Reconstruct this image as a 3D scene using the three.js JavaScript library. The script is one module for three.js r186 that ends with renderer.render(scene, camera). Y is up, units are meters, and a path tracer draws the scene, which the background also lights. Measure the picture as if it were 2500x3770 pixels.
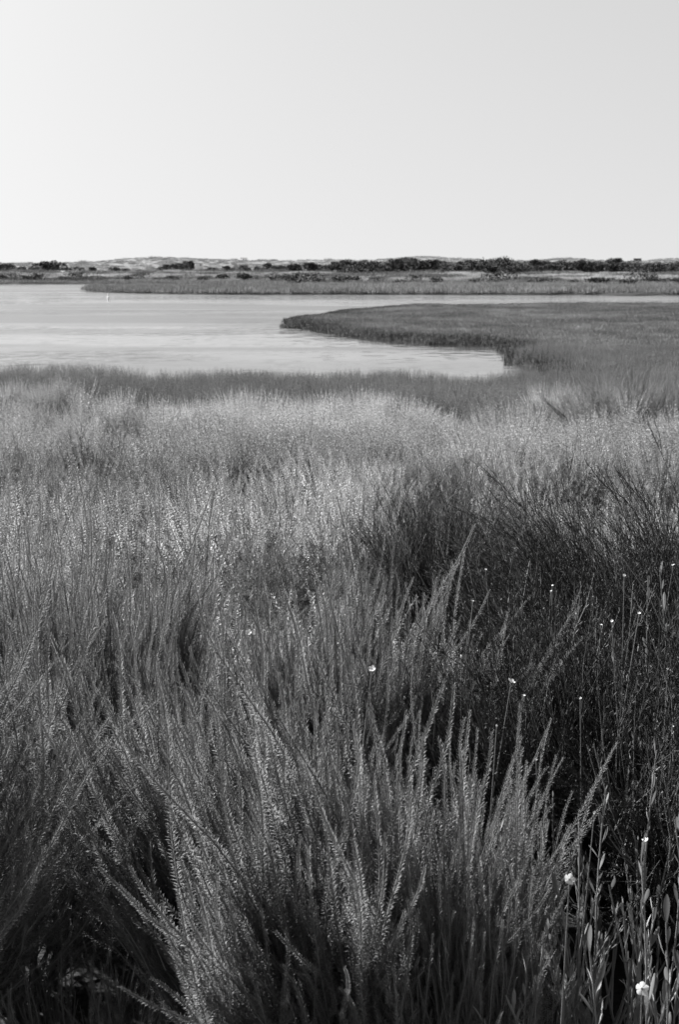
import * as THREE from 'three';
import { mergeGeometries } from 'three/addons/utils/BufferGeometryUtils.js';

// ---------------------------------------------------------------- camera, sky, sun, exposure
const scene = new THREE.Scene();
const EYE = 2.6, PITCH = Math.atan(900 / 5236);
const camera = new THREE.PerspectiveCamera(39.6, 680 / 1024, 0.1, 6000);
camera.position.set(0, EYE, 0);
camera.rotation.set(-PITCH, 0, 0);
camera.focus = 3.6; camera.userData.fStop = 13;
camera.updateMatrixWorld(true);

const renderer = new THREE.WebGLRenderer({ antialias: true });
renderer.toneMapping = THREE.LinearToneMapping;
renderer.toneMappingExposure = 4.2;
renderer.shadowMap.enabled = true;

const SUN_AZ = 52 * Math.PI / 180, SUN_EL = 34 * Math.PI / 180;      // azimuth to the left of the view
const sunDir = new THREE.Vector3(-Math.sin(SUN_AZ) * Math.cos(SUN_EL), Math.sin(SUN_EL), -Math.cos(SUN_AZ) * Math.cos(SUN_EL));
{ // clear bright sky: pale at the horizon, deeper overhead, brighter round the sun
  const W = 1024, H = 512, d = new Float32Array(W * H * 4), v = new THREE.Vector3();
  for (let j = 0; j < H; j++) for (let i = 0; i < W; i++) {
    const el = ((j + 0.5) / H - 0.5) * Math.PI, az = ((i + 0.5) / W - 0.5) * 2 * Math.PI;
    v.set(Math.cos(el) * Math.cos(az), Math.sin(el), Math.cos(el) * Math.sin(az));
    const e = Math.max(0, Math.sin(el));
    const base = 0.01 + 0.163 * Math.exp(-e * 1.2);
    const ang = Math.acos(Math.min(1, Math.max(-1, v.dot(sunDir))));
    const glow = 0.85 * Math.exp(-ang / 0.3);
    const L = Math.min(base + glow, 0.9), o = (j * W + i) * 4;
    d[o] = d[o + 1] = d[o + 2] = el < -0.02 ? 0.2 : L; d[o + 3] = 1;
  }
  const t = new THREE.DataTexture(d, W, H, THREE.RGBAFormat, THREE.FloatType);
  t.mapping = THREE.EquirectangularReflectionMapping; t.magFilter = t.minFilter = THREE.LinearFilter; t.needsUpdate = true;
  scene.background = t; scene.environment = t;
}
const sun = new THREE.DirectionalLight(0xffffff, 5);
sun.position.copy(sunDir).multiplyScalar(60).add(new THREE.Vector3(0, 0, -15));
sun.target.position.set(0, 0, -15); scene.add(sun, sun.target); sun.name = 'sun';
sun.castShadow = true; sun.shadow.mapSize.set(4096, 4096); sun.shadow.radius = 1;
Object.assign(sun.shadow.camera, { left: -40, right: 40, top: 40, bottom: -40, near: 1, far: 160 });

// ---------------------------------------------------------------- helpers
function rng(seed) { let a = seed >>> 0; return () => { a = (a + 0x6D2B79F5) | 0; let t = Math.imul(a ^ (a >>> 15), 1 | a); t = (t + Math.imul(t ^ (t >>> 7), 61 | t)) ^ t; return ((t ^ (t >>> 14)) >>> 0) / 4294967296; }; }
const V = (x, y, z) => new THREE.Vector3(x, y, z);
const clamp = (x, a, b) => Math.min(b, Math.max(a, x)), lerp = (a, b, t) => a + (b - a) * t;
const sstep = (a, b, x) => { const t = clamp((x - a) / (b - a), 0, 1); return t * t * (3 - 2 * t); };
function hash(i, j) { let h = Math.imul(i, 374761393) + Math.imul(j, 668265263); h = Math.imul(h ^ (h >>> 13), 1274126177); return ((h ^ (h >>> 16)) >>> 0) / 4294967296; }
function noise(x, y) { const i = Math.floor(x), j = Math.floor(y), u = x - i, v = y - j, a = u * u * (3 - 2 * u), b = v * v * (3 - 2 * v); return lerp(lerp(hash(i, j), hash(i + 1, j), a), lerp(hash(i, j + 1), hash(i + 1, j + 1), a), b); }
const fbm = (x, y, n = 4) => { let s = 0, a = 0.5, t = 0; for (let k = 0; k < n; k++) { s += a * noise(x, y); t += a; x = x * 2.03 + 17.1; y = y * 2.03 + 9.7; a *= 0.5; } return s / t; };
const counts = {};
function numbered(n) { const k = counts[n] = (counts[n] ?? -1) + 1; return k ? `${n}_${String(k).padStart(3, '0')}` : n; }
const grey = (v) => new THREE.Color().setRGB(v, v, v);
function mat(v, rough = 0.75, extra = {}) { return new THREE.MeshStandardMaterial({ color: grey(v), roughness: rough, side: THREE.DoubleSide, ...extra }); }
function tag(o, label, category, group) { o.userData = { ...o.userData, label, category }; if (group) o.userData.group = group; return o; }
function thing(name, label, category, pos = [0, 0, 0], group) { const o = new THREE.Group(); o.name = numbered(name); o.position.set(...pos); scene.add(o); return tag(o, label, category, group); }
function struct(o, name, label) { o.name = numbered(name); o.userData.kind = 'structure'; if (label) o.userData.label = label; o.castShadow = o.receiveShadow = true; scene.add(o); return o; }
function part(name, geo, m, parent, kind) { const o = new THREE.Mesh(geo, m); o.name = name; o.castShadow = o.receiveShadow = true; if (kind) o.userData.kind = kind; parent.add(o); return o; }
// a place in the world from a place in the photograph (2500 x 3770) and the distance ahead, or on the level y
function ray(px, py) { const q = V((px - 1250) / 5236, (1885 - py) / 5236, -1).applyEuler(camera.rotation); return q.multiplyScalar(1 / -q.z); }
const at = (px, py, d) => ray(px, py).multiplyScalar(d).add(camera.position);
const onWater = (px, py) => { const r = ray(px, py); return at(px, py, -EYE / r.y); };

// ---------------------------------------------------------------- lie of the land
const toPoly = (pts) => pts.map(([a, b]) => { const p = onWater(a, b); return [p.x, p.z]; });
function sd(poly, x, z) { // signed distance, positive inside
  let inside = false, m = 1e9;
  for (let i = 0, j = poly.length - 1; i < poly.length; j = i++) {
    const [ax, az] = poly[j], [bx, bz] = poly[i];
    if ((az > z) !== (bz > z) && x < (bx - ax) * (z - az) / (bz - az) + ax) inside = !inside;
    const dx = bx - ax, dz = bz - az, t = clamp(((x - ax) * dx + (z - az) * dz) / (dx * dx + dz * dz), 0, 1);
    m = Math.min(m, Math.hypot(x - ax - t * dx, z - az - t * dz));
  }
  return inside ? m : -m;
}
const farEdge = toPoly([[1210, 1163], [1300, 1150], [1500, 1136], [2000, 1129], [2600, 1126]]);
const headland = [...toPoly([[1050, 1193], [1080, 1206], [1200, 1226], [1400, 1252], [1650, 1268], [1910, 1284], [1940, 1310], [1930, 1345]]), [6, -27], [60, -27], [75, -95], ...farEdge.reverse(), ...toPoly([[1110, 1176]])];
const spit = [...toPoly([[300, 1068], [330, 1074], [500, 1080], [720, 1084], [1000, 1085], [1700, 1085], [2150, 1085], [2330, 1091], [2450, 1086], [2700, 1086]]), [300, -150], [300, -240], ...toPoly([[1150, 1055], [700, 1060], [330, 1063]])];
const nearShore = (x) => -32 - 0.12 * x - 2.6 * (fbm(x * 0.3 + 40, 3) - 0.5) * 2 + (x < -3 ? (-x - 3) * -0.15 : 0);
const farShore = (x) => -222 - 6 * (fbm(x * 0.02 + 8, 1) - 0.5) * 2 + clamp(x * 0.15, -6, 25);
function landDist(x, z) {
  const w = (fbm(x * 0.35, z * 0.35, 3) - 0.5) * 1.6;
  return Math.max(z - nearShore(x) + w * 0.5, sd(headland, x, z) + w, -z > 120 ? sd(spit, x, z) + w : -9, farShore(x) - z);
}
const crest = (x) => crest0(x);
const crest0 = (x) => { const px = 1250 + x / 620 * 5236; const g = (c, w, a) => a * Math.exp(-(((px - c) / w) ** 2)); return 4.3 + g(560, 170, 2.2) + g(900, 260, 0.9) + g(1180, 160, 0.9) + g(1580, 210, 2.9) + g(2110, 190, 1.4) + g(2480, 140, 1.3) + g(-300, 500, -0.6) + (fbm(x * 0.05, 5) - 0.5) * 1.2; };
function height(x, z, ld) {
  const d = -z; ld ??= landDist(x, z);
  let h = lerp(-0.5, 0.16, sstep(-1.2, 0.7, ld));
  if (d < 60) { const slope = d < 5 ? 0.84 : d < 12 ? lerp(0.84, 0.58, (d - 5) / 7) : d < 20 ? lerp(0.58, 0.32, (d - 12) / 8) : Math.max(0, lerp(0.32, 0.06, (d - 20) / 8)); h += slope * sstep(0, 3, z - nearShore(x)); }
  if (ld > 0) h += (fbm(x * 0.5, z * 0.5, 3) - 0.5) * 0.16 * sstep(0, 2, ld);
  if (d > 150) {
    const up = sstep(6, 90, farShore(x) - z);
    h += up * 1.1 + sstep(0, 30, farShore(x) - z) * (fbm(x * 0.06, z * 0.03, 3) - 0.45) * 0.9;
    const dune = sstep(430, 610, d) * (1 - 0.55 * sstep(660, 1100, d));
    h += dune * (crest(x * 620 / Math.max(d, 400)) - 1.4 + (fbm(x * 0.03, z * 0.03, 4) - 0.5) * 1.4);
  }
  return h;
}

// tiling value-noise textures, computed
function dataTex(S, f, srgb = false) {
  const a = new Uint8Array(S * S * 4);
  for (let j = 0; j < S; j++) for (let i = 0; i < S; i++) { const c = clamp(f(i / S, j / S), 0, 1) * 255, o = (j * S + i) * 4; a[o] = a[o + 1] = a[o + 2] = c; a[o + 3] = 255; }
  const t = new THREE.DataTexture(a, S, S); t.wrapS = t.wrapT = THREE.RepeatWrapping; t.magFilter = THREE.LinearFilter; t.minFilter = THREE.LinearMipmapLinearFilter; t.generateMipmaps = true; if (srgb) t.colorSpace = THREE.SRGBColorSpace; t.needsUpdate = true; return t;
}
function tnoise(u, v, fx, fy, s) { const x = u * fx, y = v * fy, i = Math.floor(x), j = Math.floor(y), p = x - i, q = y - j, a = p * p * (3 - 2 * p), b = q * q * (3 - 2 * q), h = (k, l) => hash(((k % fx) + fx) % fx + s * 131, ((l % fy) + fy) % fy + s * 77); return lerp(lerp(h(i, j), h(i + 1, j), a), lerp(h(i, j + 1), h(i + 1, j + 1), a), b); }

{ // ground: one sheet, finer near the camera, out to the dunes and the horizon
  const rows = [], pos = [], col = [], idx = [], uv = [];
  for (let d = -14; d < 2; d += 0.8) rows.push(d);
  for (let d = 2; d < 4200; d *= 1.0145) rows.push(d);
  const C = 280;
  rows.forEach((d, r) => {
    for (let c = 0; c <= C; c++) {
      const u = c / C * 2 - 1, x = u * (10 + 0.62 * Math.max(0, d)) , z = -d, ld = landDist(x, z), y = height(x, z, ld);
      pos.push(x, y, z); uv.push(x, z);
      let v = 0.016 + 0.012 * fbm(x * 1.3, z * 1.3, 3);                                   // dark mud and litter
      if (d > 60) v = lerp(v, 0.03 + 0.012 * fbm(x * 0.3, z * 0.3, 3), sstep(0.4, 1.5, ld));
      if (d > 200) {
        v = lerp(v, 0.055 + 0.03 * fbm(x * 0.2, z * 0.08, 3), sstep(8, 40, farShore(x) - z));
      }
      col.push(v, v, v);
      if (r && c) { const a = (r - 1) * (C + 1) + c - 1, b = a + 1, e = r * (C + 1) + c - 1, f = e + 1; idx.push(a, b, f, a, f, e); }
    }
  });
  const g = new THREE.BufferGeometry();
  g.setAttribute('position', new THREE.Float32BufferAttribute(pos, 3)); g.setAttribute('color', new THREE.Float32BufferAttribute(col, 3)); g.setAttribute('uv', new THREE.Float32BufferAttribute(uv, 2));
  g.setIndex(idx); g.computeVertexNormals();
  const bump = dataTex(512, (u, v) => 0.5 * tnoise(u, v, 40, 40, 1) + 0.3 * tnoise(u, v, 110, 110, 2) + 0.2 * tnoise(u, v, 250, 250, 3));
  bump.repeat.set(0.5, 0.5);
  struct(new THREE.Mesh(g, new THREE.MeshPhysicalMaterial({ vertexColors: true, roughness: 1, specularIntensity: 0.1, bumpMap: bump, bumpScale: 0.03, side: THREE.DoubleSide })), 'ground', 'dark marsh mud rising to pale sandy dunes far off');
}
{ // water: one level sheet; wind patches roughen it
  const g = new THREE.PlaneGeometry(1400, 420, 1, 1); g.rotateX(-Math.PI / 2); g.translate(0, 0, -230);
  const p = g.attributes.position, uv = g.attributes.uv; for (let i = 0; i < p.count; i++) uv.setXY(i, p.getX(i) / 60, p.getZ(i) / 60);
  const wind = (u, v) => sstep(0.47, 0.68, 0.5 * tnoise(u, v, 4, 7, 11) + 0.32 * tnoise(u, v, 9, 19, 12) + 0.18 * tnoise(u, v, 22, 50, 15));
  const ripple = dataTex(1024, (u, v) => 0.5 + ((tnoise(u, v, 64, 80, 13) - 0.5) * 0.8 + (tnoise(u, v, 150, 210, 14) - 0.5) * 0.6) * (0.12 + 0.88 * wind(u, v)));
  const rough = dataTex(512, (u, v) => 0.3 + 0.7 * sstep(0.4, 0.7, 0.5 * tnoise(u, v, 4, 9, 21) + 0.3 * tnoise(u, v, 10, 24, 22) + 0.2 * tnoise(u, v, 24, 60, 23)));
  rough.repeat.set(0.43, 0.43);
  struct(new THREE.Mesh(g, new THREE.MeshStandardMaterial({ color: grey(0.03), roughness: 0.25, roughnessMap: rough, metalness: 0, bumpMap: ripple, bumpScale: 0.11 })), 'water', 'calm lagoon water with wind ripples');
}

// ---------------------------------------------------------------- foliage geometry
class MB { // collects triangles with a tone per vertex
  constructor() { this.p = []; this.n = []; this.c = []; this.i = []; }
  vert(v, n, t) { this.p.push(v.x, v.y, v.z); this.n.push(n.x, n.y, n.z); this.c.push(t, t, t); return this.p.length / 3 - 1; }
  leaf(base, dir, side, len, w, tone, droop = 0) { // plump keeled leaf, 4 triangles
    const up = V().crossVectors(side, dir), mid = base.clone().addScaledVector(dir, len * 0.5).addScaledVector(up, droop * len * 0.5), tip = base.clone().addScaledVector(dir, len);
    const a = this.vert(base, up, tone), t = this.vert(tip, up.clone().addScaledVector(dir, 0.5).normalize(), tone);
    const l = this.vert(mid.clone().addScaledVector(side, -w * 0.5), up.clone().addScaledVector(side, -1).normalize(), tone), m = this.vert(mid.clone().addScaledVector(up, -w * 0.3), up, tone), q = this.vert(mid.clone().addScaledVector(side, w * 0.5), up.clone().add(side).normalize(), tone);
    this.i.push(a, m, l, a, q, m, l, m, t, m, q, t);
  }
  blade(base, dir, side, len, w, tone, curve, seg = 4, prof = (s) => Math.sin(Math.PI * Math.min(1, 0.12 + s * 0.88)) ** 0.7) { // flat leaf with a folded midrib
    const up = V().crossVectors(side, dir); let prev = null;
    for (let k = 0; k <= seg; k++) {
      const s = k / seg, ctr = base.clone().addScaledVector(dir, len * s).addScaledVector(up, curve * len * s * s), ww = w * 0.5 * prof(s);
      const n1 = up.clone().addScaledVector(side, -0.35).normalize(), n2 = up.clone().addScaledVector(side, 0.35).normalize();
      const now = [this.vert(ctr.clone().addScaledVector(side, -ww).addScaledVector(up, ww * 0.3), n1, tone), this.vert(ctr, up, tone), this.vert(ctr.clone().addScaledVector(side, ww).addScaledVector(up, ww * 0.3), n2, tone)];
      if (prev) for (let e = 0; e < 2; e++) this.i.push(prev[e], prev[e + 1], now[e + 1], prev[e], now[e + 1], now[e]);
      prev = now;
    }
  }
  tube(pts, r0, r1, tone, sides = 5) {
    let prev = null; const ax = V(), s1 = V(), s2 = V();
    pts.forEach((q, k) => {
      ax.subVectors(pts[Math.min(k + 1, pts.length - 1)], pts[Math.max(k - 1, 0)]).normalize();
      s1.set(0.31, 0.2, 0.93).cross(ax).normalize(); s2.crossVectors(ax, s1);
      const r = lerp(r0, r1, k / (pts.length - 1)), now = [];
      for (let e = 0; e < sides; e++) { const n = s1.clone().multiplyScalar(Math.cos(e / sides * 6.2832)).addScaledVector(s2, Math.sin(e / sides * 6.2832)); now.push(this.vert(q.clone().addScaledVector(n, r), n, tone)); }
      if (prev) for (let e = 0; e < sides; e++) { const f = (e + 1) % sides; this.i.push(prev[e], prev[f], now[f], prev[e], now[f], now[e]); }
      prev = now;
    });
  }
  geo() {
    const g = new THREE.BufferGeometry();
    g.setAttribute('position', new THREE.Float32BufferAttribute(this.p, 3)); g.setAttribute('normal', new THREE.Float32BufferAttribute(this.n, 3)); g.setAttribute('color', new THREE.Float32BufferAttribute(this.c, 3)); g.setIndex(this.i);
    return g;
  }
}
// centre line of a shoot that starts along +Y and bends towards +X
function shootLine(L, bend, wob, r) { const a = r() * 6.28, ph = r() * 6.28; return (t) => { const q = t * L; return V(bend * L * t * t + wob * L * 0.06 * Math.sin(t * 5 + ph) * Math.cos(a) * t, q * (1 - 0.25 * bend * bend * t), wob * L * 0.06 * Math.sin(t * 5 + ph) * Math.sin(a) * t); }; }
const tangent = (f, t) => f(Math.min(1, t + 0.02)).sub(f(Math.max(0, t - 0.02))).normalize();
function frame(dir, ang) { const a = Math.abs(dir.y) < 0.9 ? V(0, 1, 0) : V(1, 0, 0), s = V().crossVectors(a, dir).normalize(), u = V().crossVectors(dir, s); return s.multiplyScalar(Math.cos(ang)).addScaledVector(u, Math.sin(ang)); }
function whorlLeaves(mb, f, L, r, { gap, len, w, from = 0.06, open = 1.25, tip = 0.35, flat = false, min = 0.55 }) {
  let ang = r() * 6.28;
  for (let q = from * L; q < L; q += gap * (0.7 + 0.6 * r())) {
    const t = q / L, dir = tangent(f, t); ang += 2.4 + (r() - 0.5) * 0.5;
    const out = frame(dir, ang), a = lerp(open, tip, t ** 1.6) + (r() - 0.5) * 0.35;
    const ld = dir.clone().multiplyScalar(Math.cos(a)).addScaledVector(out, Math.sin(a)).normalize(), side = V().crossVectors(ld, dir).normalize();
    const s = (1 - (1 - min) * t ** 3) * (0.72 + 0.5 * r()) * Math.min(1, 0.6 + t * 4), tone = 0.72 + 0.5 * r();
    const b = f(t).addScaledVector(out, 0.0012);
    if (flat) mb.blade(b, ld, side, len * s, w * s, tone, -0.12 + 0.25 * r(), 3); else mb.leaf(b, ld, side, len * s, w * s, tone, 0.12);
  }
}
function stemGeo(f, L, r0, r1, n = 7) { const m = new MB(), pts = []; for (let k = 0; k <= n; k++) pts.push(f(k / n)); m.tube(pts, r0, r1, 1); return m.geo(); }
// sea-blite shoots: a stem ringed with small fleshy leaves
const shootR = rng(11), shoots = [];
for (let k = 0; k < 12; k++) {
  const L = 0.36 + 0.2 * (k / 11), f = shootLine(L, 0.03 + 0.2 * shootR(), 1, shootR), m = new MB();
  whorlLeaves(m, f, L, shootR, { gap: 0.0008, len: 0.0105, w: 0.0018, open: 1.35, tip: 0.5 });
  for (let b = 0; b < 5 + shootR() * 5; b++) { // short side sprigs
    const t = 0.1 + 0.5 * shootR(), d0 = tangent(f, t), out = frame(d0, shootR() * 6.28), o = f(t), l2 = 0.05 + 0.07 * shootR(), f2 = (s) => o.clone().addScaledVector(d0, l2 * s * (0.75 + 0.2 * s)).addScaledVector(out, l2 * s * (0.55 - 0.25 * s));
    whorlLeaves(m, f2, l2, shootR, { gap: 0.0014, len: 0.0085, w: 0.002, open: 1.1 });
  }
  shoots.push({ L, stem: stemGeo(f, L, 0.0019, 0.0007), leaves: m.geo() });
}
// the same seen from farther off: fewer and larger leaves, stem joined in
const shootsMid = [];
for (let k = 0; k < 8; k++) { const L = 0.13 + 0.012 * k, f = shootLine(L, 0.1 + 0.25 * shootR(), 1, shootR), m = new MB(); whorlLeaves(m, f, L, shootR, { gap: 0.0034, len: 0.016, w: 0.0055, open: 1.4, tip: 0.6 }); m.tube([f(0), f(0.5), f(1)], 0.002, 0.001, 0.8, 3); shootsMid.push({ L, g: m.geo() }); }
// dark rush-like twigs: thin, forked, with narrow leaves pressed to the stem
const twigs = [];
for (let k = 0; k < 10; k++) {
  const L = 0.34 + 0.022 * k, f = shootLine(L, 0.1 + 0.25 * shootR(), 1.2, shootR), st = new MB(), m = new MB();
  st.tube([0, 0.2, 0.4, 0.6, 0.8, 1].map(f), 0.0016, 0.0007, 1, 4);
  whorlLeaves(m, f, L, shootR, { gap: 0.017, len: 0.02, w: 0.0026, open: 0.5, tip: 0.2, from: 0.3, flat: true, min: 0.4 });
  for (let b = 0; b < 4; b++) {
    const t = 0.25 + 0.6 * shootR(), d0 = tangent(f, t), out = frame(d0, shootR() * 6.28), o = f(t), l2 = 0.06 + 0.1 * shootR(), f2 = (s) => o.clone().addScaledVector(d0, l2 * s).addScaledVector(out, l2 * s * (0.5 - 0.2 * s));
    st.tube([0, 0.5, 1].map(f2), 0.001, 0.0005, 1, 4);
    whorlLeaves(m, f2, l2, shootR, { gap: 0.012, len: 0.014, w: 0.002, open: 0.5, tip: 0.25, flat: true });
  }
  for (let b = 0; b < 5; b++) { const t = 0.9 + 0.1 * shootR(), o = f(t); m.leaf(o, frame(tangent(f, t), shootR() * 6.28).addScaledVector(V(0, 1, 0), 0.8).normalize(), V(1, 0, 0), 0.006, 0.004, 1.3); }
  twigs.push({ L, stem: st.geo(), leaves: m.geo() });
}
// grass and low marsh tufts
const tufts = [], clumps = [], patches = [];
for (let k = 0; k < 6; k++) {
  const m = new MB();
  for (let b = 0; b < 34; b++) { const a = shootR() * 6.28, rr = 0.16 * Math.sqrt(shootR()), lean = 0.1 + 0.35 * shootR(), az = shootR() * 6.28, dir = V(Math.cos(az) * lean, 1, Math.sin(az) * lean).normalize(), side = frame(dir, shootR() * 6.28); m.blade(V(Math.cos(a) * rr, 0, Math.sin(a) * rr), dir, side, 0.24 + 0.22 * shootR(), 0.008, 0.7 + 0.55 * shootR(), (shootR() - 0.5) * 0.3, 2, (s) => 1 - s * 0.9); }
  tufts.push({ L: 0.4, g: m.geo() });
}
for (let k = 0; k < 6; k++) { // a bushy clump of leafy sprigs for the middle distance
  const m = new MB();
  for (let b = 0; b < 16; b++) {
    const az = shootR() * 6.28, lean = 0.6 * shootR(), L = 0.26 + 0.2 * shootR(), o = V(Math.cos(az), 0, Math.sin(az)).multiplyScalar(0.16 * shootR()), d0 = V(Math.cos(az) * lean, 1, Math.sin(az) * lean).normalize(), f = (t) => o.clone().addScaledVector(d0, L * t).add(V(0, 0.05 * t * t, 0));
    whorlLeaves(m, f, L, shootR, { gap: 0.010, len: 0.027, w: 0.010, open: 1.0, from: 0.15 });
  }
  clumps.push({ L: 0.4, g: m.geo() });
}
for (let k = 0; k < 5; k++) { // coarse low cover for land beyond the water
  const m = new MB();
  for (let b = 0; b < 150; b++) { const az = shootR() * 6.28, rr = 0.5 * Math.sqrt(shootR()), lean = 0.5 * shootR(), a2 = shootR() * 6.28, dir = V(Math.cos(a2) * lean, 1, Math.sin(a2) * lean).normalize(); m.leaf(V(Math.cos(az) * rr, 0, Math.sin(az) * rr), dir, frame(dir, shootR() * 6.28), 0.16 + 0.2 * shootR(), 0.02, 0.7 + 0.6 * shootR()); }
  patches.push({ L: 0.4, g: m.geo() });
}
const bulkOf = (list, ks) => mergeGeometries(ks.map((k, i) => mergeGeometries([list[k].leaves, list[k].stem]).applyMatrix4(new THREE.Matrix4().makeRotationFromEuler(new THREE.Euler(0.14 * Math.sin(i * 2.1), i * 2.1, 0.14 * Math.cos(i * 2.1))).setPosition(0.03 * Math.cos(i * 2.1), 0.02 * i, 0.03 * Math.sin(i * 2.1)))));
const shootBulk = bulkOf(shoots, [1, 6, 10]), twigBulk = bulkOf(twigs, [0, 3, 6, 8]);
const leafOpt = { vertexColors: true };
const leafMat = (v, through = 0.15) => new THREE.MeshPhysicalMaterial({ color: grey(v), roughness: 0.95, side: THREE.DoubleSide, vertexColors: true, transmission: through, thickness: 0, specularIntensity: 0.4 });
const M = {
  blite: [0.135, 0.105, 0.165].map((v) => leafMat(v)), bliteStem: mat(0.15, 0.8, leafOpt), wood: mat(0.05, 0.9, leafOpt),
  twig: [0.036, 0.045, 0.12].map((v) => leafMat(v, 0.05)), twigStem: mat(0.11, 0.7, leafOpt),
  field: leafMat(1, 0.3), broad: [0.13, 0.17, 0.1].map((v) => leafMat(v, 0.4)), petal: new THREE.MeshPhysicalMaterial({ color: grey(0.7), roughness: 0.95, side: THREE.DoubleSide, transmission: 0.4, thickness: 0, specularIntensity: 0.3 }), eye: mat(0.2, 0.7),
};

// ---------------------------------------------------------------- placing shoots
const _m = new THREE.Matrix4(), _m2 = new THREE.Matrix4(), _q = new THREE.Quaternion();
function shootQuat(dir, roll = 0) { // +Y along dir, bending upwards, rolled a little
  const x = V(0, 1, 0).addScaledVector(dir, -dir.y); if (x.lengthSq() < 1e-4) x.set(1, 0, 0); x.normalize().applyAxisAngle(dir, roll);
  return new THREE.Quaternion().setFromRotationMatrix(_m.makeBasis(x, dir, V().crossVectors(x, dir)));
}
// a countable shrub: limbs, and on each limb leafy shoots
function shrub({ name, label, category = 'shrub', group, root, H, R, limbs, per, kind = shoots, mats = M.blite, stemMat = M.bliteStem, seed, lean = [0, 0], size = 1, from = 0.35, flare = 0.5, part: pn = 'shoot', extra = 0, bulk = shootBulk, innerFrom = 0.25, innerTo = 1, rise = 0.08, most = 290 }) {
  const r = rng(seed), y0 = height(root[0], root[1]) - 0.02, t = thing(name, label, category, [root[0], y0, root[1]], group); let made = 0; const curves = [];
  for (let i = 0; i < limbs; i++) {
    const az = i * 2.39996 + (r() - 0.5) * 0.8, rho = Math.sqrt((i + 0.3 + 0.7 * r()) / limbs), h = H * (1 - 0.4 * rho * rho) * (0.8 + 0.3 * r());
    const tip = V(R * rho * Math.cos(az) + lean[0] * h, h, R * rho * Math.sin(az) + lean[1] * h), mid = V(tip.x * 0.55, h * 0.42, tip.z * 0.55);
    const cv = new THREE.QuadraticBezierCurve3(V(0.05 * Math.cos(az), 0, 0.05 * Math.sin(az)), mid, tip), wood = new MB();
    wood.tube(cv.getPoints(9), 0.007 * size, 0.002, 0.8 + 0.4 * r(), 6); part('limb', wood.geo(), M.wood, t);
    for (let k = 0; k < per && made < most; k++) {
      const s = k === per - 1 ? 1 : lerp(from, 0.98, (k + r()) / per), o = cv.getPoint(s), tg = cv.getTangent(s);
      const a2 = r() * 6.28, d = tg.add(V(Math.cos(a2) * flare, rise + 0.3 * r(), Math.sin(a2) * flare)).normalize();
      const v = kind[Math.floor(r() * kind.length)], sc = size * (0.72 + 0.5 * r()), q = shootQuat(d, (r() - 0.5) * 1.6);
      const m = part(pn, v.stem, stemMat, t); m.position.copy(o); m.quaternion.copy(q); m.scale.setScalar(sc);
      part('leaves', v.leaves, mats[Math.floor(r() * mats.length)], m, 'stuff'); made++;
    }
    curves.push(cv);
  }
  if (extra) { // the shoots further in, too many to tell apart
    const im = new THREE.InstancedMesh(bulk, mats[0], extra); im.name = `inner_${pn}s`; im.userData.kind = 'stuff'; im.castShadow = im.receiveShadow = true;
    for (let k = 0; k < extra; k++) {
      const cv = curves[Math.floor(r() * limbs)], s = lerp(innerFrom, innerTo, r()), a2 = r() * 6.28, d = cv.getTangent(s).add(V(Math.cos(a2) * flare * 1.3, 0.25 + 0.5 * r(), Math.sin(a2) * flare * 1.3)).normalize();
      im.setMatrixAt(k, _m2.compose(cv.getPoint(s).add(V((r() - 0.5) * 0.1, 0, (r() - 0.5) * 0.1)), shootQuat(d, r() * 6.28), V(1, 1, 1).multiplyScalar(size * (0.65 + 0.5 * r()))));
      im.setColorAt(k, grey(0.75 + 0.5 * r()));
    }
    t.add(im);
  }
  return t;
}
// uncountable cover: one object holding instanced kinds
function cover(name, label, category, sets, m) {
  const g = new THREE.Group(); g.name = numbered(name); g.userData = { label, category, kind: 'stuff' }; scene.add(g); let n = 0;
  for (const [pn, geo, list] of sets) {
    if (!list.length) continue;
    const im = new THREE.InstancedMesh(geo, m, list.length); im.name = pn; im.userData.kind = 'stuff'; im.castShadow = im.receiveShadow = true;
    list.forEach(([p, q, s, t, sy], k) => { im.setMatrixAt(k, _m.compose(p, q, V(s, sy ?? s, s))); im.setColorAt(k, grey(t)); });
    g.add(im); n += list.length;
  }
  console.log(name, n); return g;
}
const half = (d) => 0.262 * d + 0.9;                                 // half the breadth worth building at a distance

// ---------------------------------------------------------------- foreground shrubs
const SB = 'sea_blite_shrub';
shrub({ name: SB, label: 'large sea-blite shrub in the centre foreground with long plumes fanning up and left', root: [0.1, -2.45], rise: 0.45, H: 0.52, R: 0.36, limbs: 22, per: 13, seed: 101, from: 0.4, innerFrom: 0.4, lean: [-0.5, -0.05], flare: 0.16, size: 0.94, extra: 260 });
shrub({ name: SB, label: 'tall upright sea-blite shrub just behind the central foreground one, left of the dark gap', root: [0.0, -3.35], H: 0.62, R: 0.32, limbs: 22, per: 13, seed: 102, rise: 0.7, size: 0.88, flare: 0.16, extra: 260 });
shrub({ name: SB, label: 'sea-blite shrub of straight upright shoots at the left edge below the pale scrub', root: [-0.74, -3.6], H: 0.66, R: 0.44, limbs: 22, per: 13, seed: 103, rise: 0.6, size: 0.88, flare: 0.16, extra: 260 });
shrub({ name: SB, label: 'low sea-blite shrub at the bottom right of centre beside the broad-leaved plant', root: [0.2, -2.25], rise: 0.5, H: 0.28, R: 0.12, limbs: 22, per: 11, seed: 104, flare: 0.2, size: 0.8, extra: 60 });
shrub({ name: SB, label: 'dim tangled sea-blite shrub at the lower left edge', root: [-0.72, -2.95], H: 0.4, R: 0.28, limbs: 18, per: 12, seed: 105, flare: 0.7, size: 0.8, extra: 60 });
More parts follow.
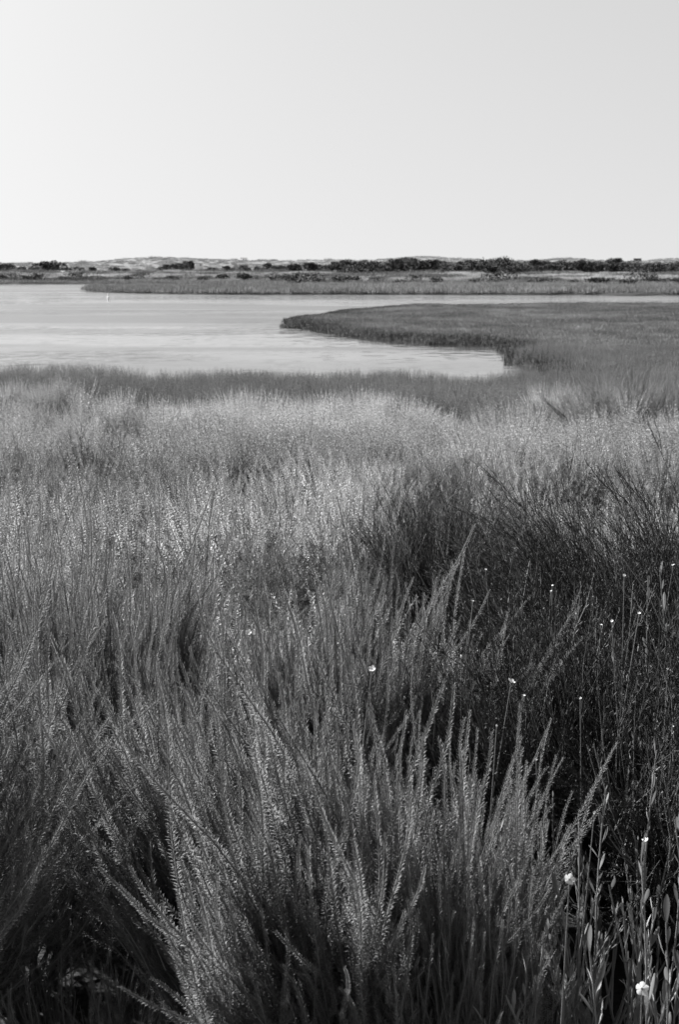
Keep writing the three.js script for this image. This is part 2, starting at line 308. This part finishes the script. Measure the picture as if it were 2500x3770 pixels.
shrub({ name: SB, label: 'sea-blite shrub filling between the left edge shrub and the tall central one', root: [-0.36, -3.3], H: 0.42, R: 0.34, limbs: 18, per: 16, seed: 106, rise: 0.6, size: 0.9, flare: 0.16, extra: 240 });
shrub({ name: SB, label: 'added sea-blite shrub at the lower left, cut off by the frame, shading the corner', root: [-0.98, -2.5], H: 0.75, R: 0.45, limbs: 24, per: 11, seed: 107, flare: 0.5, extra: 150 });  // shrub added mostly out of view to cast shade on the bottom left
shrub({ name: SB, label: 'low dim sea-blite tuft on the dark ground in the bottom left corner', root: [-0.44, -2.42], H: 0.16, R: 0.26, limbs: 16, per: 9, seed: 108, rise: 0.3, size: 0.6, flare: 0.4, extra: 60 });
// the dark twiggy shrubs at the right
const TW = { kind: twigs, mats: M.twig, stemMat: M.twigStem, part: 'twig', bulk: twigBulk };
shrub({ ...TW, name: 'twiggy_shrub', label: 'big dark twiggy shrub at the right edge with thin stems leaning left and black gaps', root: [1.3, -3.9], H: 0.7, R: 0.95, limbs: 48, per: 6, seed: 201, innerFrom: 0.1, lean: [-0.3, 0], flare: 0.25, from: 0.5, innerTo: 0.85, extra: 1700 });
shrub({ ...TW, name: 'twiggy_shrub', label: 'low dark twiggy shrub in front of the bigger one, with white flowers above it', root: [0.85, -3.2], H: 0.46, R: 0.55, limbs: 34, per: 7, seed: 204, lean: [-0.15, 0], flare: 0.25, from: 0.4, innerFrom: 0.1, innerTo: 0.85, extra: 900 });
shrub({ ...TW, name: 'twiggy_shrub', label: 'dark twiggy bush standing above the pale scrub right of centre', root: [0.42, -5.4], H: 0.55, R: 0.26, limbs: 36, per: 8, seed: 202, flare: 0.22, size: 0.8, innerFrom: 0.1, innerTo: 0.8, extra: 350 });
shrub({ name: 'pale_shrub', label: 'rounded pale shrub standing alone by the marsh at the right below the headland', root: [2.95, -14.3], H: 0.6, R: 0.8, limbs: 26, per: 11, seed: 203, flare: 0.5, extra: 200 });

// ---------------------------------------------------------------- the scrub between the foreground and the water
{
  const r = rng(301), mid = shootsMid.map((s) => ['shoot', s.g, []]), cl = clumps.map((s) => ['clump', s.g, []]), dk = twigs.map((s) => ['twig', mergeGeometries([s.leaves, s.stem]), []]);
  for (let z = -3.9; z > -21; ) { // bushes merging into one another
    const d = -z, s = 0.34 + 0.018 * d;
    for (let x = -half(d); x < half(d); x += s) {
      const bx = x + (r() - 0.5) * s, bz = z + (r() - 0.5) * s; if (r() < 0.05 || d > 10.5 + 12 * fbm(bx * 0.45 + 3, bz * 0.25, 3) + (bx < -1 ? 1.5 : 0)) continue;
      const n1 = fbm(bx * 0.9, bz * 0.9, 3), y0 = height(bx, bz), tone = (d < 10.5 ? 0.86 : 0.82) * (0.12 + 0.36 * fbm(bx * 0.6 + 9, bz * 0.45, 3)), R = s * (0.62 + 0.25 * r()), H = (0.2 + 0.34 * n1) * (0.8 + 0.4 * r());
      if (Math.hypot(bx - 0.46, bz + 5.5) < 0.45 || Math.hypot((bx - 1.15) / 1.1, (bz + 4.35) / 1.3) < 1 || Math.hypot(bx - 0.5, bz + 4.4) < 0.35 || r() < 0.05) continue;
      const near = d < 10.5, dark = fbm(bx * 0.55 + 31, bz * 0.55 + 7, 3) > 0.63 || r() < 0.04, N = near ? 120 : 30;
      for (let k = 0; k < N; k++) {
        const az = r() * 6.28, ct = r() ** 0.8, st = Math.sqrt(1 - ct * ct), deep = 0.55 + 0.45 * Math.sqrt(r());
        const p = V(bx + Math.cos(az) * st * R * deep, y0 + H * ct * deep, bz + Math.sin(az) * st * R * deep);
        const dir = V(Math.cos(az) * st * 0.6 + (r() - 0.5) * 0.4, 0.55 + ct * 0.8, Math.sin(az) * st * 0.6 + (r() - 0.5) * 0.4).normalize(), t = tone * (0.72 + 0.56 * r());
        if (dark) { if (k < N * 0.7) dk[Math.floor(r() * 10)][2].push([p, shootQuat(dir, r() * 6.28), (0.4 + 0.25 * r()) * (near ? 1 : 1.3), 0.05 * (0.6 + 0.8 * r())]); continue; }
        if (r() < 0.012) dk[Math.floor(r() * 10)][2].push([p, shootQuat(dir, r() * 6.28), 0.6 + 0.3 * r(), 0.22]);
        if (near) mid[Math.floor(r() * 8)][2].push([p, shootQuat(dir, r() * 6.28), 0.75 + 0.5 * r(), t]);
        else cl[Math.floor(r() * 6)][2].push([p, shootQuat(dir, r() * 6.28), 0.45 + 0.3 * r(), t]);
      }
    }
    z -= s;
  }
  cover('saltmarsh_scrub', 'pale scrub covering the bank between the foreground shrubs and the marsh grass', 'scrub', [...mid, ...cl, ...dk], M.field);
}
{ // darker short marsh grass down to the water
  const r = rng(302), sets = tufts.map((s) => ['tuft', s.g, []]), cl = clumps.map((s) => ['clump', s.g, []]);
  for (let z = -10.5; z > -44; z -= 0.24) for (let x = -half(-z); x < half(-z); x += 0.24) {
    const px = x + (r() - 0.5) * 0.24, pz = z + (r() - 0.5) * 0.24, ld = landDist(px, pz); if (ld < 0.9 && r() > sstep(-0.6, 0.9, ld) || r() < 0.12) continue;
    if (Math.hypot(px - 2.95, pz + 14.3) < 0.7) continue;
    if (-pz < 16 && r() > sstep(10.5, 16, -pz)) continue;
    const big = 0.45 + 0.5 * fbm(px * 0.4, pz * 0.4, 3), t = 0.05 + 0.085 * fbm(px * 0.3 + 4, pz * 0.3, 3);
    const q = shootQuat(V((r() - 0.5) * 0.25, 1, (r() - 0.5) * 0.25).normalize(), r() * 6.28);
    (r() < 0.2 + 0.35 * sstep(0.45, 0.6, fbm(px * 0.5 + 70, pz * 0.3, 3)) ? cl[Math.floor(r() * 6)] : sets[Math.floor(r() * 6)])[2].push([V(px, height(px, pz, ld) - 0.03, pz), q, big, t * (0.8 + 0.4 * r())]);
  }
  cover('marsh_grass', 'darker short marsh grass along the near edge of the water', 'grass', [...sets, ...cl], M.field);
}
{ // the low headland and the plain at the right
  const r = rng(303), sets = patches.map((s) => ['patch', s.g, []]);
  for (let z = -33; z > -104; z -= 0.42) for (let x = -4; x < half(-z) + 2; x += 0.42) {
    const px = x + (r() - 0.5) * 0.42, pz = z + (r() - 0.5) * 0.42; if (-pz < 44 && px < 4) continue;
    const ld = sd(headland, px, pz) + (fbm(px * 0.35, pz * 0.35, 3) - 0.5) * 1.6; if (ld < -0.05) continue;
    const big = 0.36 + 0.45 * fbm(px * 0.4, pz * 0.4, 3), t = lerp(0.03, 0.045 + 0.085 * fbm(px * 0.2, pz * 0.2, 3), sstep(0.2, 2.2, ld));
    sets[Math.floor(r() * 5)][2].push([V(px, Math.max(height(px, pz) - 0.04, -0.03), pz), shootQuat(V(0, 1, 0), r() * 6.28), big, t * (0.55 + 0.9 * fbm(px * 0.9 + 5, pz * 0.35, 2)) * (0.75 + 0.5 * r())]);
  }
  cover('headland_grass', 'low dark grass covering the headland that reaches into the water', 'grass', sets, M.field);
}
{ // far shore
  const r = rng(304), sets = patches.map((s) => ['patch', s.g, []]);
  for (let z = -140; z > -330; z -= 0.0062 * -z) for (let x = -half(-z) - 3; x < half(-z) + 3; x += 0.0062 * -z) {
    const px = x + (r() - 0.5) * 1.5, pz = z + (r() - 0.5) * 1.5, ld = landDist(px, pz); if (ld < 0.3) continue;
    const up = sstep(4, 40, farShore(px) - pz), n = fbm(px * 0.1, pz * 0.05, 3), scrubby = sstep(0.5, 0.6, fbm(px * 0.07 + 2, pz * 0.11, 3)) * sstep(0, 12, farShore(px) - pz), t = lerp(0.11, 0.26, up) * (0.7 + 0.6 * n) * (1 - 0.72 * scrubby), s = 1.6 + 1.6 * r() * n + 1.2 * scrubby * r();
    sets[Math.floor(r() * 5)][2].push([V(px, height(px, pz, ld) - 0.08, pz), shootQuat(V(0, 1, 0), r() * 6.28), s, t * (0.8 + 0.4 * r()), s * (0.5 + 0.5 * r())]);
  }
  cover('shore_grass', 'rough grass on the flat land across the water', 'grass', sets, M.field);
}
// ---------------------------------------------------------------- dunes, trees and huts far off
{
  const r = rng(305), sets = patches.map((s) => ['patch', s.g, []]);
  for (let k = 0; k < 6000; k++) {
    const d = 420 + 230 * r(), px = (r() * 2 - 1) * half(d), n = fbm(px * 0.06, d * 0.02, 3); if (r() > 0.25 + 1.1 * n) continue;
    const s = 1.4 + 2.2 * r() * r();
    sets[Math.floor(r() * 5)][2].push([V(px, height(px, -d) - 0.05, -d), shootQuat(V(0, 1, 0), r() * 6.28), s, 0.11 + 0.08 * r(), s * (0.7 + 0.8 * r())]);
  }
  const pos = [], col = [], idx = [], C = 620, rows = []; for (let d = 405; d < 760; d *= 1.008) rows.push(d);
  rows.forEach((d, k) => { for (let c = 0; c <= C; c++) {
    const x = (c / C * 2 - 1) * 0.34 * d, sand = sstep(405, 450, d), patch = 0.6 * fbm(x * 0.32, d * 0.09, 3) + 0.4 * noise(x * 1.1, d * 0.3), v = lerp(0.11, lerp(0.085, 0.145, sstep(0.36, 0.68, patch)), sand);
    pos.push(x, height(x, -d) + 0.25 * sand - 0.02, -d); col.push(v, v, v);
    if (k && c) { const a = (k - 1) * (C + 1) + c - 1, e = k * (C + 1) + c - 1; idx.push(a, a + 1, e + 1, a, e + 1, e); }
  } });
  const g = new THREE.BufferGeometry(); g.setAttribute('position', new THREE.Float32BufferAttribute(pos, 3)); g.setAttribute('color', new THREE.Float32BufferAttribute(col, 3)); g.setIndex(idx); g.computeVertexNormals();
  struct(new THREE.Mesh(g, new THREE.MeshPhysicalMaterial({ vertexColors: true, roughness: 1, specularIntensity: 0.1, side: THREE.DoubleSide })), 'dunes', 'pale sand dunes speckled with scrub on the horizon');
  cover('dune_scrub', 'speckled low scrub scattered over the pale dunes on the horizon', 'scrub', sets, M.field);
}
function crownGeo(r, W, H, n, leaf) { // clustered leaf-size faces through a lobed volume
  const m = new MB(), lobes = []; for (let k = 0; k < 9; k++) { const a = r() * 6.28, q = Math.sqrt(r()); lobes.push([Math.cos(a) * q * W * 0.38, H * (0.34 + 0.4 * r() * (1 - q * 0.6)), Math.sin(a) * q * W * 0.38, W * (0.14 + 0.1 * r())]); }
  for (let k = 0; k < n; k++) {
    const [lx, ly, lz, lr] = lobes[k % 9], d = V(r() - 0.5, r() - 0.42, r() - 0.5).normalize(), p = V(lx, ly, lz).addScaledVector(d, lr * (0.55 + 0.5 * r())); p.y = Math.max(p.y, 0.08);
    const dir = d.clone().add(V(r() - 0.5, r() - 0.3, r() - 0.5)).normalize(); m.blade(p, dir, frame(dir, r() * 6.28), leaf * (0.7 + 0.6 * r()), leaf * 0.6, 0.65 + 0.7 * r(), 0.2, 2);
  }
  return m.geo();
}
function trunkGeo(r, W, H) { const m = new MB(); m.tube([V(0, -0.2, 0), V(0.05, H * 0.25, 0.03), V(0, H * 0.5, 0)], 0.13, 0.07, 1, 6); for (let k = 0; k < 4; k++) { const a = k * 1.57 + r(); m.tube([V(0.03, H * 0.18, 0), V(Math.cos(a) * W * 0.16, H * 0.38, Math.sin(a) * W * 0.16), V(Math.cos(a) * W * 0.3, H * 0.55, Math.sin(a) * W * 0.3)], 0.07, 0.02, 1, 5); } return m.geo(); }
const treeR = rng(401), darkLeaf = [0.03, 0.024, 0.038].map((v) => mat(v, 0.8, leafOpt)), bark = mat(0.06, 0.9, leafOpt);
const treeKinds = [[5, 2.8], [6.5, 3.2], [4, 2.4], [7.5, 2.9], [3.4, 3.4]].map(([w, h]) => [crownGeo(treeR, w, h, 1700, 0.26), trunkGeo(treeR, w, h)]);
const lowKinds = [[3, 1.2], [4.5, 1.4], [2.4, 1]].map(([w, h]) => [crownGeo(treeR, w, h, 700, 0.2), trunkGeo(treeR, w * 0.8, h)]);
function tree(kinds, name, label, category, group, px, d, scale, k) {
  const x = (px - 1250) / 5236 * d, [c, t] = kinds[k % kinds.length], o = thing(name, label, category, [x, height(x, -d) - 0.05, -d], group);
  o.rotation.y = treeR() * 6.28; o.scale.set(scale * (0.9 + 0.2 * treeR()), scale, scale * (0.9 + 0.2 * treeR()));
  part('trunk', t, bark, o); part('crown', c, darkLeaf[Math.floor(treeR() * 3)], o);
}
const kindTop = treeKinds.map(([c]) => { c.computeBoundingBox(); return c.boundingBox.max.y; });
const NTH = ['first', 'second', 'third', 'fourth', 'fifth', 'sixth', 'seventh', 'eighth', 'ninth', 'tenth', 'eleventh', 'twelfth', 'thirteenth', 'fourteenth', 'fifteenth', 'sixteenth', 'seventeenth', 'eighteenth', 'nineteenth', 'twentieth'];
// rows of trees, each told by its place after the last landmark to its left
const toHeight = (k, want) => 1.22 * want / kindTop[k % 5];
function row(kinds, name, what, category, group, list, marks, off = 0) {
  let mark = -1, n = 0;
  list.sort((a, b) => a[0] - b[0]).forEach(([px, d, s], k) => {
    while (mark + 1 < marks.length && px >= marks[mark + 1][0]) { mark++; n = 0; }
    tree(kinds, name, `${NTH[n++]} ${what} past ${marks[mark][1]}`, category, group, px, d, kinds === treeKinds ? toHeight(k + off, s) : s, k + off);
  });
}
const SKY = [[1250, 962], [1420, 972], [1500, 958], [1640, 972], [1700, 966], [1822, 962], [1900, 966], [1990, 967], [2060, 976], [2150, 969], [2246, 968], [2290, 982], [2400, 983], [2560, 980]];
const skyTop = (px) => { let k = 0; while (k < SKY.length - 2 && px > SKY[k + 1][0]) k++; return lerp(SKY[k][1], SKY[k + 1][1], clamp((px - SKY[k][0]) / (SKY[k + 1][0] - SKY[k][0]), 0, 1)); };
const back = [], front = [], loose = [], low = [];
for (let px = 1250; px < 2560; px += 15 + 9 * treeR()) { const d = 335 + 40 * treeR(), x = (px - 1250) / 5236 * d; back.push([px, d, Math.max(0.35, (2.6 + (985 - skyTop(px) - 5 + 9 * treeR()) / 5236 * d - height(x, -d)) )]); };
for (let px = 1275; px < 2560; px += 26) front.push([px, 286 + 18 * treeR(), 1.7 + 0.9 * treeR()]);
const MARKS = [[-99, 'the left edge'], [210, 'the far-left round trees'], [470, 'the long left dune'], [740, 'the white building'], [903, 'the pavilion'], [1180, 'the picture centre'], [1500, 'the broad tree'], [1822, 'the tall round tree'], [2060, 'the treeline saddle'], [2246, 'the pointed tree'], [2332, 'the box hut']];
row(treeKinds, 'tree', 'rear dark tree of the treeline', 'tree', 'trees of the treeline across the water', back, MARKS);
row(treeKinds, 'tree', 'lower front tree of the treeline', 'tree', 'trees of the treeline across the water', front, MARKS, 2);
tree(treeKinds, 'tree', 'taller round dark tree standing out of the treeline right of the middle', 'tree', null, 1822, 345, toHeight(1, 3.5), 1);
tree(treeKinds, 'tree', 'pointed dark tree poking above the treeline left of the box hut', 'tree', null, 2246, 345, toHeight(4, 3), 4);
tree(treeKinds, 'tree', 'broad dark tree at the left of the dense treeline below the long dune', 'tree', null, 1500, 335, toHeight(3, 3.3), 3);
tree(treeKinds, 'tree', 'left one of two round dark trees at the far left', 'tree', null, 166, 340, toHeight(0, 2.3), 0);
tree(treeKinds, 'tree', 'right one of two round dark trees at the far left, the bigger', 'tree', null, 210, 340, toHeight(0, 2.6), 0);
tree(treeKinds, 'tree', 'dark upright tree just left of the white building', 'tree', null, 700, 345, toHeight(4, 2.4), 4);
[[8, .8], [30, .95], [50, .8], [72, .6], [97, .55], [138, .5], [238, .5], [266, .45], [298, .55], [352, .5], [430, .55], [470, .45], [520, .4], [600, .6], [625, .7], [650, .75], [672, .85], [776, .5], [800, .45], [837, .55], [860, .5], [893, .65], [915, .5], [957, .6], [985, .8], [1030, .6], [1060, .7], [1082, .85], [1105, .8], [1140, .9], [1165, .8], [1180, .7], [1216, .8], [1240, .9]].forEach(([px, s]) => loose.push([px, 335 + 25 * treeR(), s * 2.5]));
row(treeKinds, 'tree', 'small dark tree across the water', 'tree', 'scattered trees across the water at the left', loose, MARKS);
for (const [px, d] of [[18, 250], [70, 244], [120, 246], [145, 246], [160, 243], [236, 246], [250, 242], [290, 244], [318, 246], [330, 243], [372, 245], [395, 249], [480, 246], [525, 243], [590, 240], [640, 244], [655, 240], [735, 242], [748, 238], [765, 240], [830, 244], [905, 240], [930, 238], [960, 242], [1008, 232], [1030, 230], [1064, 234], [1082, 226], [1098, 224], [1112, 226], [1140, 228], [1165, 222], [1180, 224], [1245, 222], [1260, 226], [1300, 224], [1345, 218], [1390, 222], [1440, 216], [1480, 214], [1530, 220], [1575, 212], [1600, 216], [1680, 214], [1740, 218], [1765, 206], [1830, 214], [1900, 208], [1960, 204], [2010, 210], [2060, 206], [2100, 204], [2190, 206], [2225, 214], [2280, 202], [2340, 206], [2350, 214], [2375, 212], [2390, 198], [2430, 196], [2445, 212], [2480, 198], [2500, 192], [2300, 184], [2200, 186]]) low.push([px, d + 6 * treeR(), 0.65 + 0.55 * treeR()]);
row(lowKinds, 'low_bush', 'low dark bush on the far shore', 'bush', 'low bushes along the far shore', low, MARKS);
function box(w, h, d, x, y, z) { const g = new THREE.BoxGeometry(w, h, d); g.translate(x, y, z); return g; }
{ // box hut on the crest
  const d = 590, x = (2332 - 1250) / 5236 * d, y = 2.6 + (985 - 972) / 5236 * d, o = thing('hut', 'small dark box-shaped hut on the horizon at the right', 'hut', [x, Math.max(y, height(x, -d)) - 0.1, -d]);
  o.rotation.y = -0.35; const wm = mat(0.09, 0.9), rm = mat(0.035, 0.9), pm = mat(0.3, 0.8);
  part('wall', box(2.7, 1.5, 2.2, 0, 0.65, 0), wm, o); part('roof', box(3.1, 0.22, 2.6, 0, 1.51, 0), rm, o); part('door', box(0.6, 1.1, 0.05, -0.5, 0.5, 1.13), rm, o); part('window', box(0.7, 0.5, 0.05, 0.7, 0.8, 1.13), pm, o); part('post', box(0.12, 1.5, 0.12, 1.45, 0.65, 1.2), pm, o);
}
{ // low white building
  const d = 450, x = (740 - 1250) / 5236 * d, o = thing('white_building', 'low white building among the scrub at the left below the dunes', 'building', [x, height(x, -d) - 0.1, -d]), wm = mat(0.75, 0.8), rm = mat(0.4, 0.8), dm = mat(0.2, 0.8);
  const by = Math.max(0, 2.6 + (985 - 979) / 5236 * d - o.position.y);
  part('wall', box(2.2, by + 0.75, 1.8, 0, (by + 0.75) / 2, 0), wm, o); part('roof', box(2.35, 0.08, 1.95, 0, by + 0.79, 0), rm, o); part('door', box(0.4, 0.6, 0.04, 0.5, by + 0.3, 0.92), dm, o); part('annexe', box(0.7, by + 0.4, 1.2, -1.46, (by + 0.4) / 2, 0), wm, o);
}
{ // pavilion on the crest
  const d = 585, x = (903 - 1250) / 5236 * d, o = thing('pavilion', 'tiny white pavilion with a dark roof on the horizon left of centre', 'pavilion', [x, Math.max(height(x, -d), 2.6 + (985 - 959) / 5236 * d) - 0.1, -d]), wm = mat(0.8, 0.8), rm = mat(0.12, 0.8);
  for (const sx of [-1.1, -0.35, 0.4, 1.1]) part('post', box(0.16, 0.9, 0.16, sx, 0.45, 0.5), rm, o);
  part('wall', box(0.6, 0.7, 0.8, -0.2, 0.36, 0), wm, o); part('wall', box(0.4, 0.5, 0.6, 0.75, 0.26, 0), wm, o); part('roof', box(2.7, 0.16, 1.5, 0, 0.98, 0), rm, o);
}
{ // buoy and the pale things on the far side
  const p = onWater(397, 1100), o = thing('buoy', 'white buoy with a thin mast floating on the water at the left', 'buoy', [p.x, 0, p.z]), wm = mat(0.85, 0.5), u = -p.z / 5236;
  const fl = new THREE.LatheGeometry([[0, -0.12], [0.07, -0.1], [0.1, 0], [0.085, 0.1], [0.04, 0.16], [0.03, 0.2], [0, 0.21]].map(([a, b]) => new THREE.Vector2(a, b)), 14); part('float', fl, wm, o);
  const mast = new THREE.CylinderGeometry(0.014, 0.026, 15 * u, 8); mast.translate(0, 7.5 * u + 0.18, 0); part('mast', mast, wm, o);
  const st = (name, label, px, py, d, g) => { const q = at(px, py, d), m = new THREE.Mesh(g, mat(0.8, 0.8)); m.name = name; m.position.set(q.x, Math.max(q.y, height(q.x, -d) + 0.1), q.z); m.castShadow = m.receiveShadow = true; scene.add(m); tag(m, label, 'rock'); };
  const rock = (w, h, s) => { const g = new THREE.IcosahedronGeometry(1, 2), a = g.attributes.position; for (let i = 0; i < a.count; i++) { const k = 0.75 + 0.5 * noise(a.getX(i) * 1.6 + s, a.getY(i) * 1.6 + a.getZ(i)); a.setXYZ(i, a.getX(i) * w * k, a.getY(i) * h * k, a.getZ(i) * w * 0.8 * k); } g.computeVertexNormals(); return g; };
  st('pale_rock', 'small white rock below the two round trees at the far left', 231, 1003, 300, rock(0.45, 0.28, 3));
  st('white_stone', 'upright white stone at the foot of the treeline at the right', 2279, 1009, 290, rock(0.16, 0.26, 8));
}

// ---------------------------------------------------------------- broad-leaved plants and flowers in front
const leafR = rng(501), broadLeaves = [];
for (let k = 0; k < 8; k++) { const m = new MB(), L = 0.03 + 0.004 * k; m.blade(V(), V(0, 1, 0), V(0, 0, 1), L, L * (0.14 + 0.06 * leafR()), 1, -0.15 + 0.6 * leafR(), 7, (s) => s < 0.62 ? 0.16 + 0.84 * sstep(0.05, 0.62, s) : Math.sqrt(Math.max(0, 1 - ((s - 0.62) / 0.39) ** 2))); broadLeaves.push(m.geo()); }
function broadPlant({ label, group, root, H, R, stems, per, seed, lean = [0, 0], size = 1 }) {
  const r = rng(seed), t = thing('broad_leaved_plant', label, 'plant', [root[0], height(root[0], root[1]) - 0.02, root[1]], group);
  for (let i = 0; i < stems; i++) {
    const az = i * 2.4, rho = Math.sqrt((i + 0.5) / stems), h = H * (1 - 0.35 * rho * rho) * (0.8 + 0.35 * r()), cv = new THREE.QuadraticBezierCurve3(V(Math.cos(az) * 0.04, 0, Math.sin(az) * 0.04), V(R * rho * Math.cos(az) * 0.8 + lean[0] * h * 0.3 + (r() - 0.5) * 0.14, h * 0.5, R * rho * Math.sin(az) * 0.8 + lean[1] * h * 0.3 + (r() - 0.5) * 0.14), V(R * rho * Math.cos(az) + lean[0] * h, h, R * rho * Math.sin(az) + lean[1] * h));
    const m = new MB(); m.tube(cv.getPoints(9), 0.0032, 0.0012, 1, 5); const st = part('stem', m.geo(), M.bliteStem, t); let ang = r() * 6.28;
    for (let k = 0; k < per; k++) {
      const s = lerp(0.32, 1, (k + r() * 0.6) / per), d = cv.getTangent(s), a = lerp(0.95, 0.35, s) + (r() - 0.5) * 0.7; ang += 2.4;
      const out = frame(d, ang), dir = d.clone().multiplyScalar(Math.cos(a)).addScaledVector(out, Math.sin(a)).add(V(0, 0.12, 0)).normalize();
      const lf = part('leaf', broadLeaves[Math.floor(r() * 8)], M.broad[Math.floor(r() * 3)], st); lf.position.copy(cv.getPoint(s)); lf.quaternion.copy(shootQuat(dir, Math.PI + (r() - 0.5))); lf.scale.setScalar(size * (0.5 + 0.5 * r()));
    }
  }
}
broadPlant({ label: 'broad-leaved plant at the bottom right corner with upright tongue-shaped leaves', root: [0.44, -2.12], H: 0.62, R: 0.2, stems: 14, per: 20, seed: 601, size: 1.15 });
broadPlant({ label: 'broad-leaved plant just left of the one in the bottom right corner', root: [0.3, -2.1], H: 0.5, R: 0.12, stems: 14, per: 16, seed: 602, size: 1.1 });
broadPlant({ label: 'broad-leaved plant standing between its two neighbours in the lower right corner', root: [0.38, -2.35], H: 0.6, R: 0.2, stems: 14, per: 20, seed: 606, size: 0.9 });
broadPlant({ label: 'slender broad-leaved plant at the right edge just above the corner', root: [0.6, -2.3], H: 0.66, R: 0.16, stems: 16, per: 16, seed: 607, size: 0.95 });
broadPlant({ label: 'upright broad-leaved plant between the bottom corner and the dark twigs at the right', root: [0.55, -2.55], H: 0.66, R: 0.24, stems: 14, per: 20, seed: 603, size: 0.95 });
broadPlant({ label: 'leafy low plant filling the gap right of the low sea-blite shrub', root: [0.36, -2.6], H: 0.55, R: 0.24, stems: 14, per: 20, seed: 608, size: 0.8 });
broadPlant({ label: 'leafy plant in front of the low dark twiggy shrub, behind the corner plants', root: [0.56, -2.85], H: 0.66, R: 0.26, stems: 14, per: 20, seed: 609, size: 0.8, lean: [-0.1, 0] });
broadPlant({ label: 'pale broad-leaved plant growing among the dark twigs at the right edge', root: [0.84, -3.2], H: 0.92, R: 0.2, stems: 16, per: 16, seed: 604, lean: [-0.1, 0] });
broadPlant({ label: 'broad-leaved sprig at the left edge between the sea-blite shrubs', root: [-0.72, -2.85], H: 0.55, R: 0.1, stems: 8, per: 14, seed: 605, lean: [0.05, 0] });
const petalGeo = (() => { const m = new MB(); m.blade(V(0, 0, 0.001), V(0, 0.25, 1).normalize(), V(1, 0, 0), 0.0085, 0.0075, 1, -0.1, 5, (s) => s < 0.6 ? 0.25 + 0.75 * sstep(0, 0.6, s) : Math.sqrt(Math.max(0, 1 - ((s - 0.6) / 0.41) ** 2))); return m.geo(); })();
const eyeGeo = new THREE.SphereGeometry(0.0018, 8, 6), cupGeo = new THREE.CylinderGeometry(0.0016, 0.0008, 0.007, 8); cupGeo.translate(0, -0.0035, 0);
function flower(label, group, px, py, d, size, seed, tiltX = 0.7) {
  const r = rng(seed), p = at(px, py, d), y0 = height(p.x, p.z), L = Math.min(0.4, p.y - y0), o = thing('white_flower', label, 'flower', [p.x, p.y - L, p.z], group), m = new MB(), bx = (r() - 0.5) * 0.1;
  m.tube([V(bx, 0, -0.03), V(bx * 0.5, L * 0.5, -0.015), V(0, L, 0)], 0.0016, 0.0009, 1, 5); part('stem', m.geo(), M.bliteStem, o);
  const h = part('calyx', cupGeo, M.broad[1], o); h.position.set(0, L, 0); h.rotation.set(tiltX + (r() - 0.5) * 0.6, r() * 0.6, (r() - 0.5) * 0.8); h.scale.setScalar(size);
  for (let k = 0; k < 5; k++) { const q = part('petal', petalGeo, M.petal, h); q.rotation.y = k * 1.2566; }
  part('eye', eyeGeo, M.eye, h);
}
flower('white five-petalled flower, the largest and lowest, in the bottom right corner', null, 2365, 3640, 1.95, 1.15, 701, 1.0);
flower('white flower at the right edge of the low sea-blite shrub above the bottom corner', null, 2098, 3238, 2.05, 1.0, 702, 0.8);
flower('white bud on a tall bare stem against the black gap at the right', null, 2377, 3092, 2.3, 0.6, 703, 0.1);
flower('white flower standing above the dark gap in front of the twiggy shrub', null, 1884, 2508, 2.9, 0.95, 704, 0.2);
const FG = 'white flowers among the dark twigs';
[[2480, 2080, 3.4, 'at the right edge, the highest of all'], [1790, 2095, 3.7, 'at the left of the dark twigs, the farthest'], [2300, 2118, 3.1, 'above a pale leaf bundle at the right'], [2035, 2155, 3.3, 'the upper of a pair'], [2030, 2175, 3.35, 'the lower of a pair'], [1742, 2212, 3.3, 'beside the dark gap behind the tall central shrub'], [2355, 2257, 3.0, 'among pale tongue-shaped leaves at the right'], [2254, 2286, 3.0, 'above the deep black hollow, the right one of two'], [2215, 2300, 3.2, 'above the deep black hollow, the left one of two'], [1700, 2415, 3.1, 'against the right flank of the tall central shrub'], [2460, 2462, 2.8, 'near the right edge below the tongue-shaped leaves'], [1930, 2560, 2.9, 'on the dark gap right of its brightest flower'], [2138, 2570, 2.8, 'on top of the upright twigs at the centre right'], [1830, 2672, 2.6, 'low among the twigs beside the central shrub'], [1975, 2796, 2.7, 'in the middle of the thin upright twigs'], [2190, 2992, 2.45, 'flat and open, just above the broad-leaved plants']].forEach(([a, b, d, w], k) => flower('small white flower, ' + w, FG, a, b, d, 0.26 + 0.18 * leafR(), 710 + k, leafR()));
[[915, 2328, 3.0, 'small white flower low among the left shoots of the central shrubs'], [1370, 2462, 2.7, 'small white flower on the right half of the tall central shrub'], [690, 3040, 2.5, 'pale dry flower caught in the plumes at the lower left of the central shrub']].forEach(([a, b, d, l], k) => flower(l, null, a, b, d, 0.8, 760 + k, 0.5));
renderer.render(scene, camera);
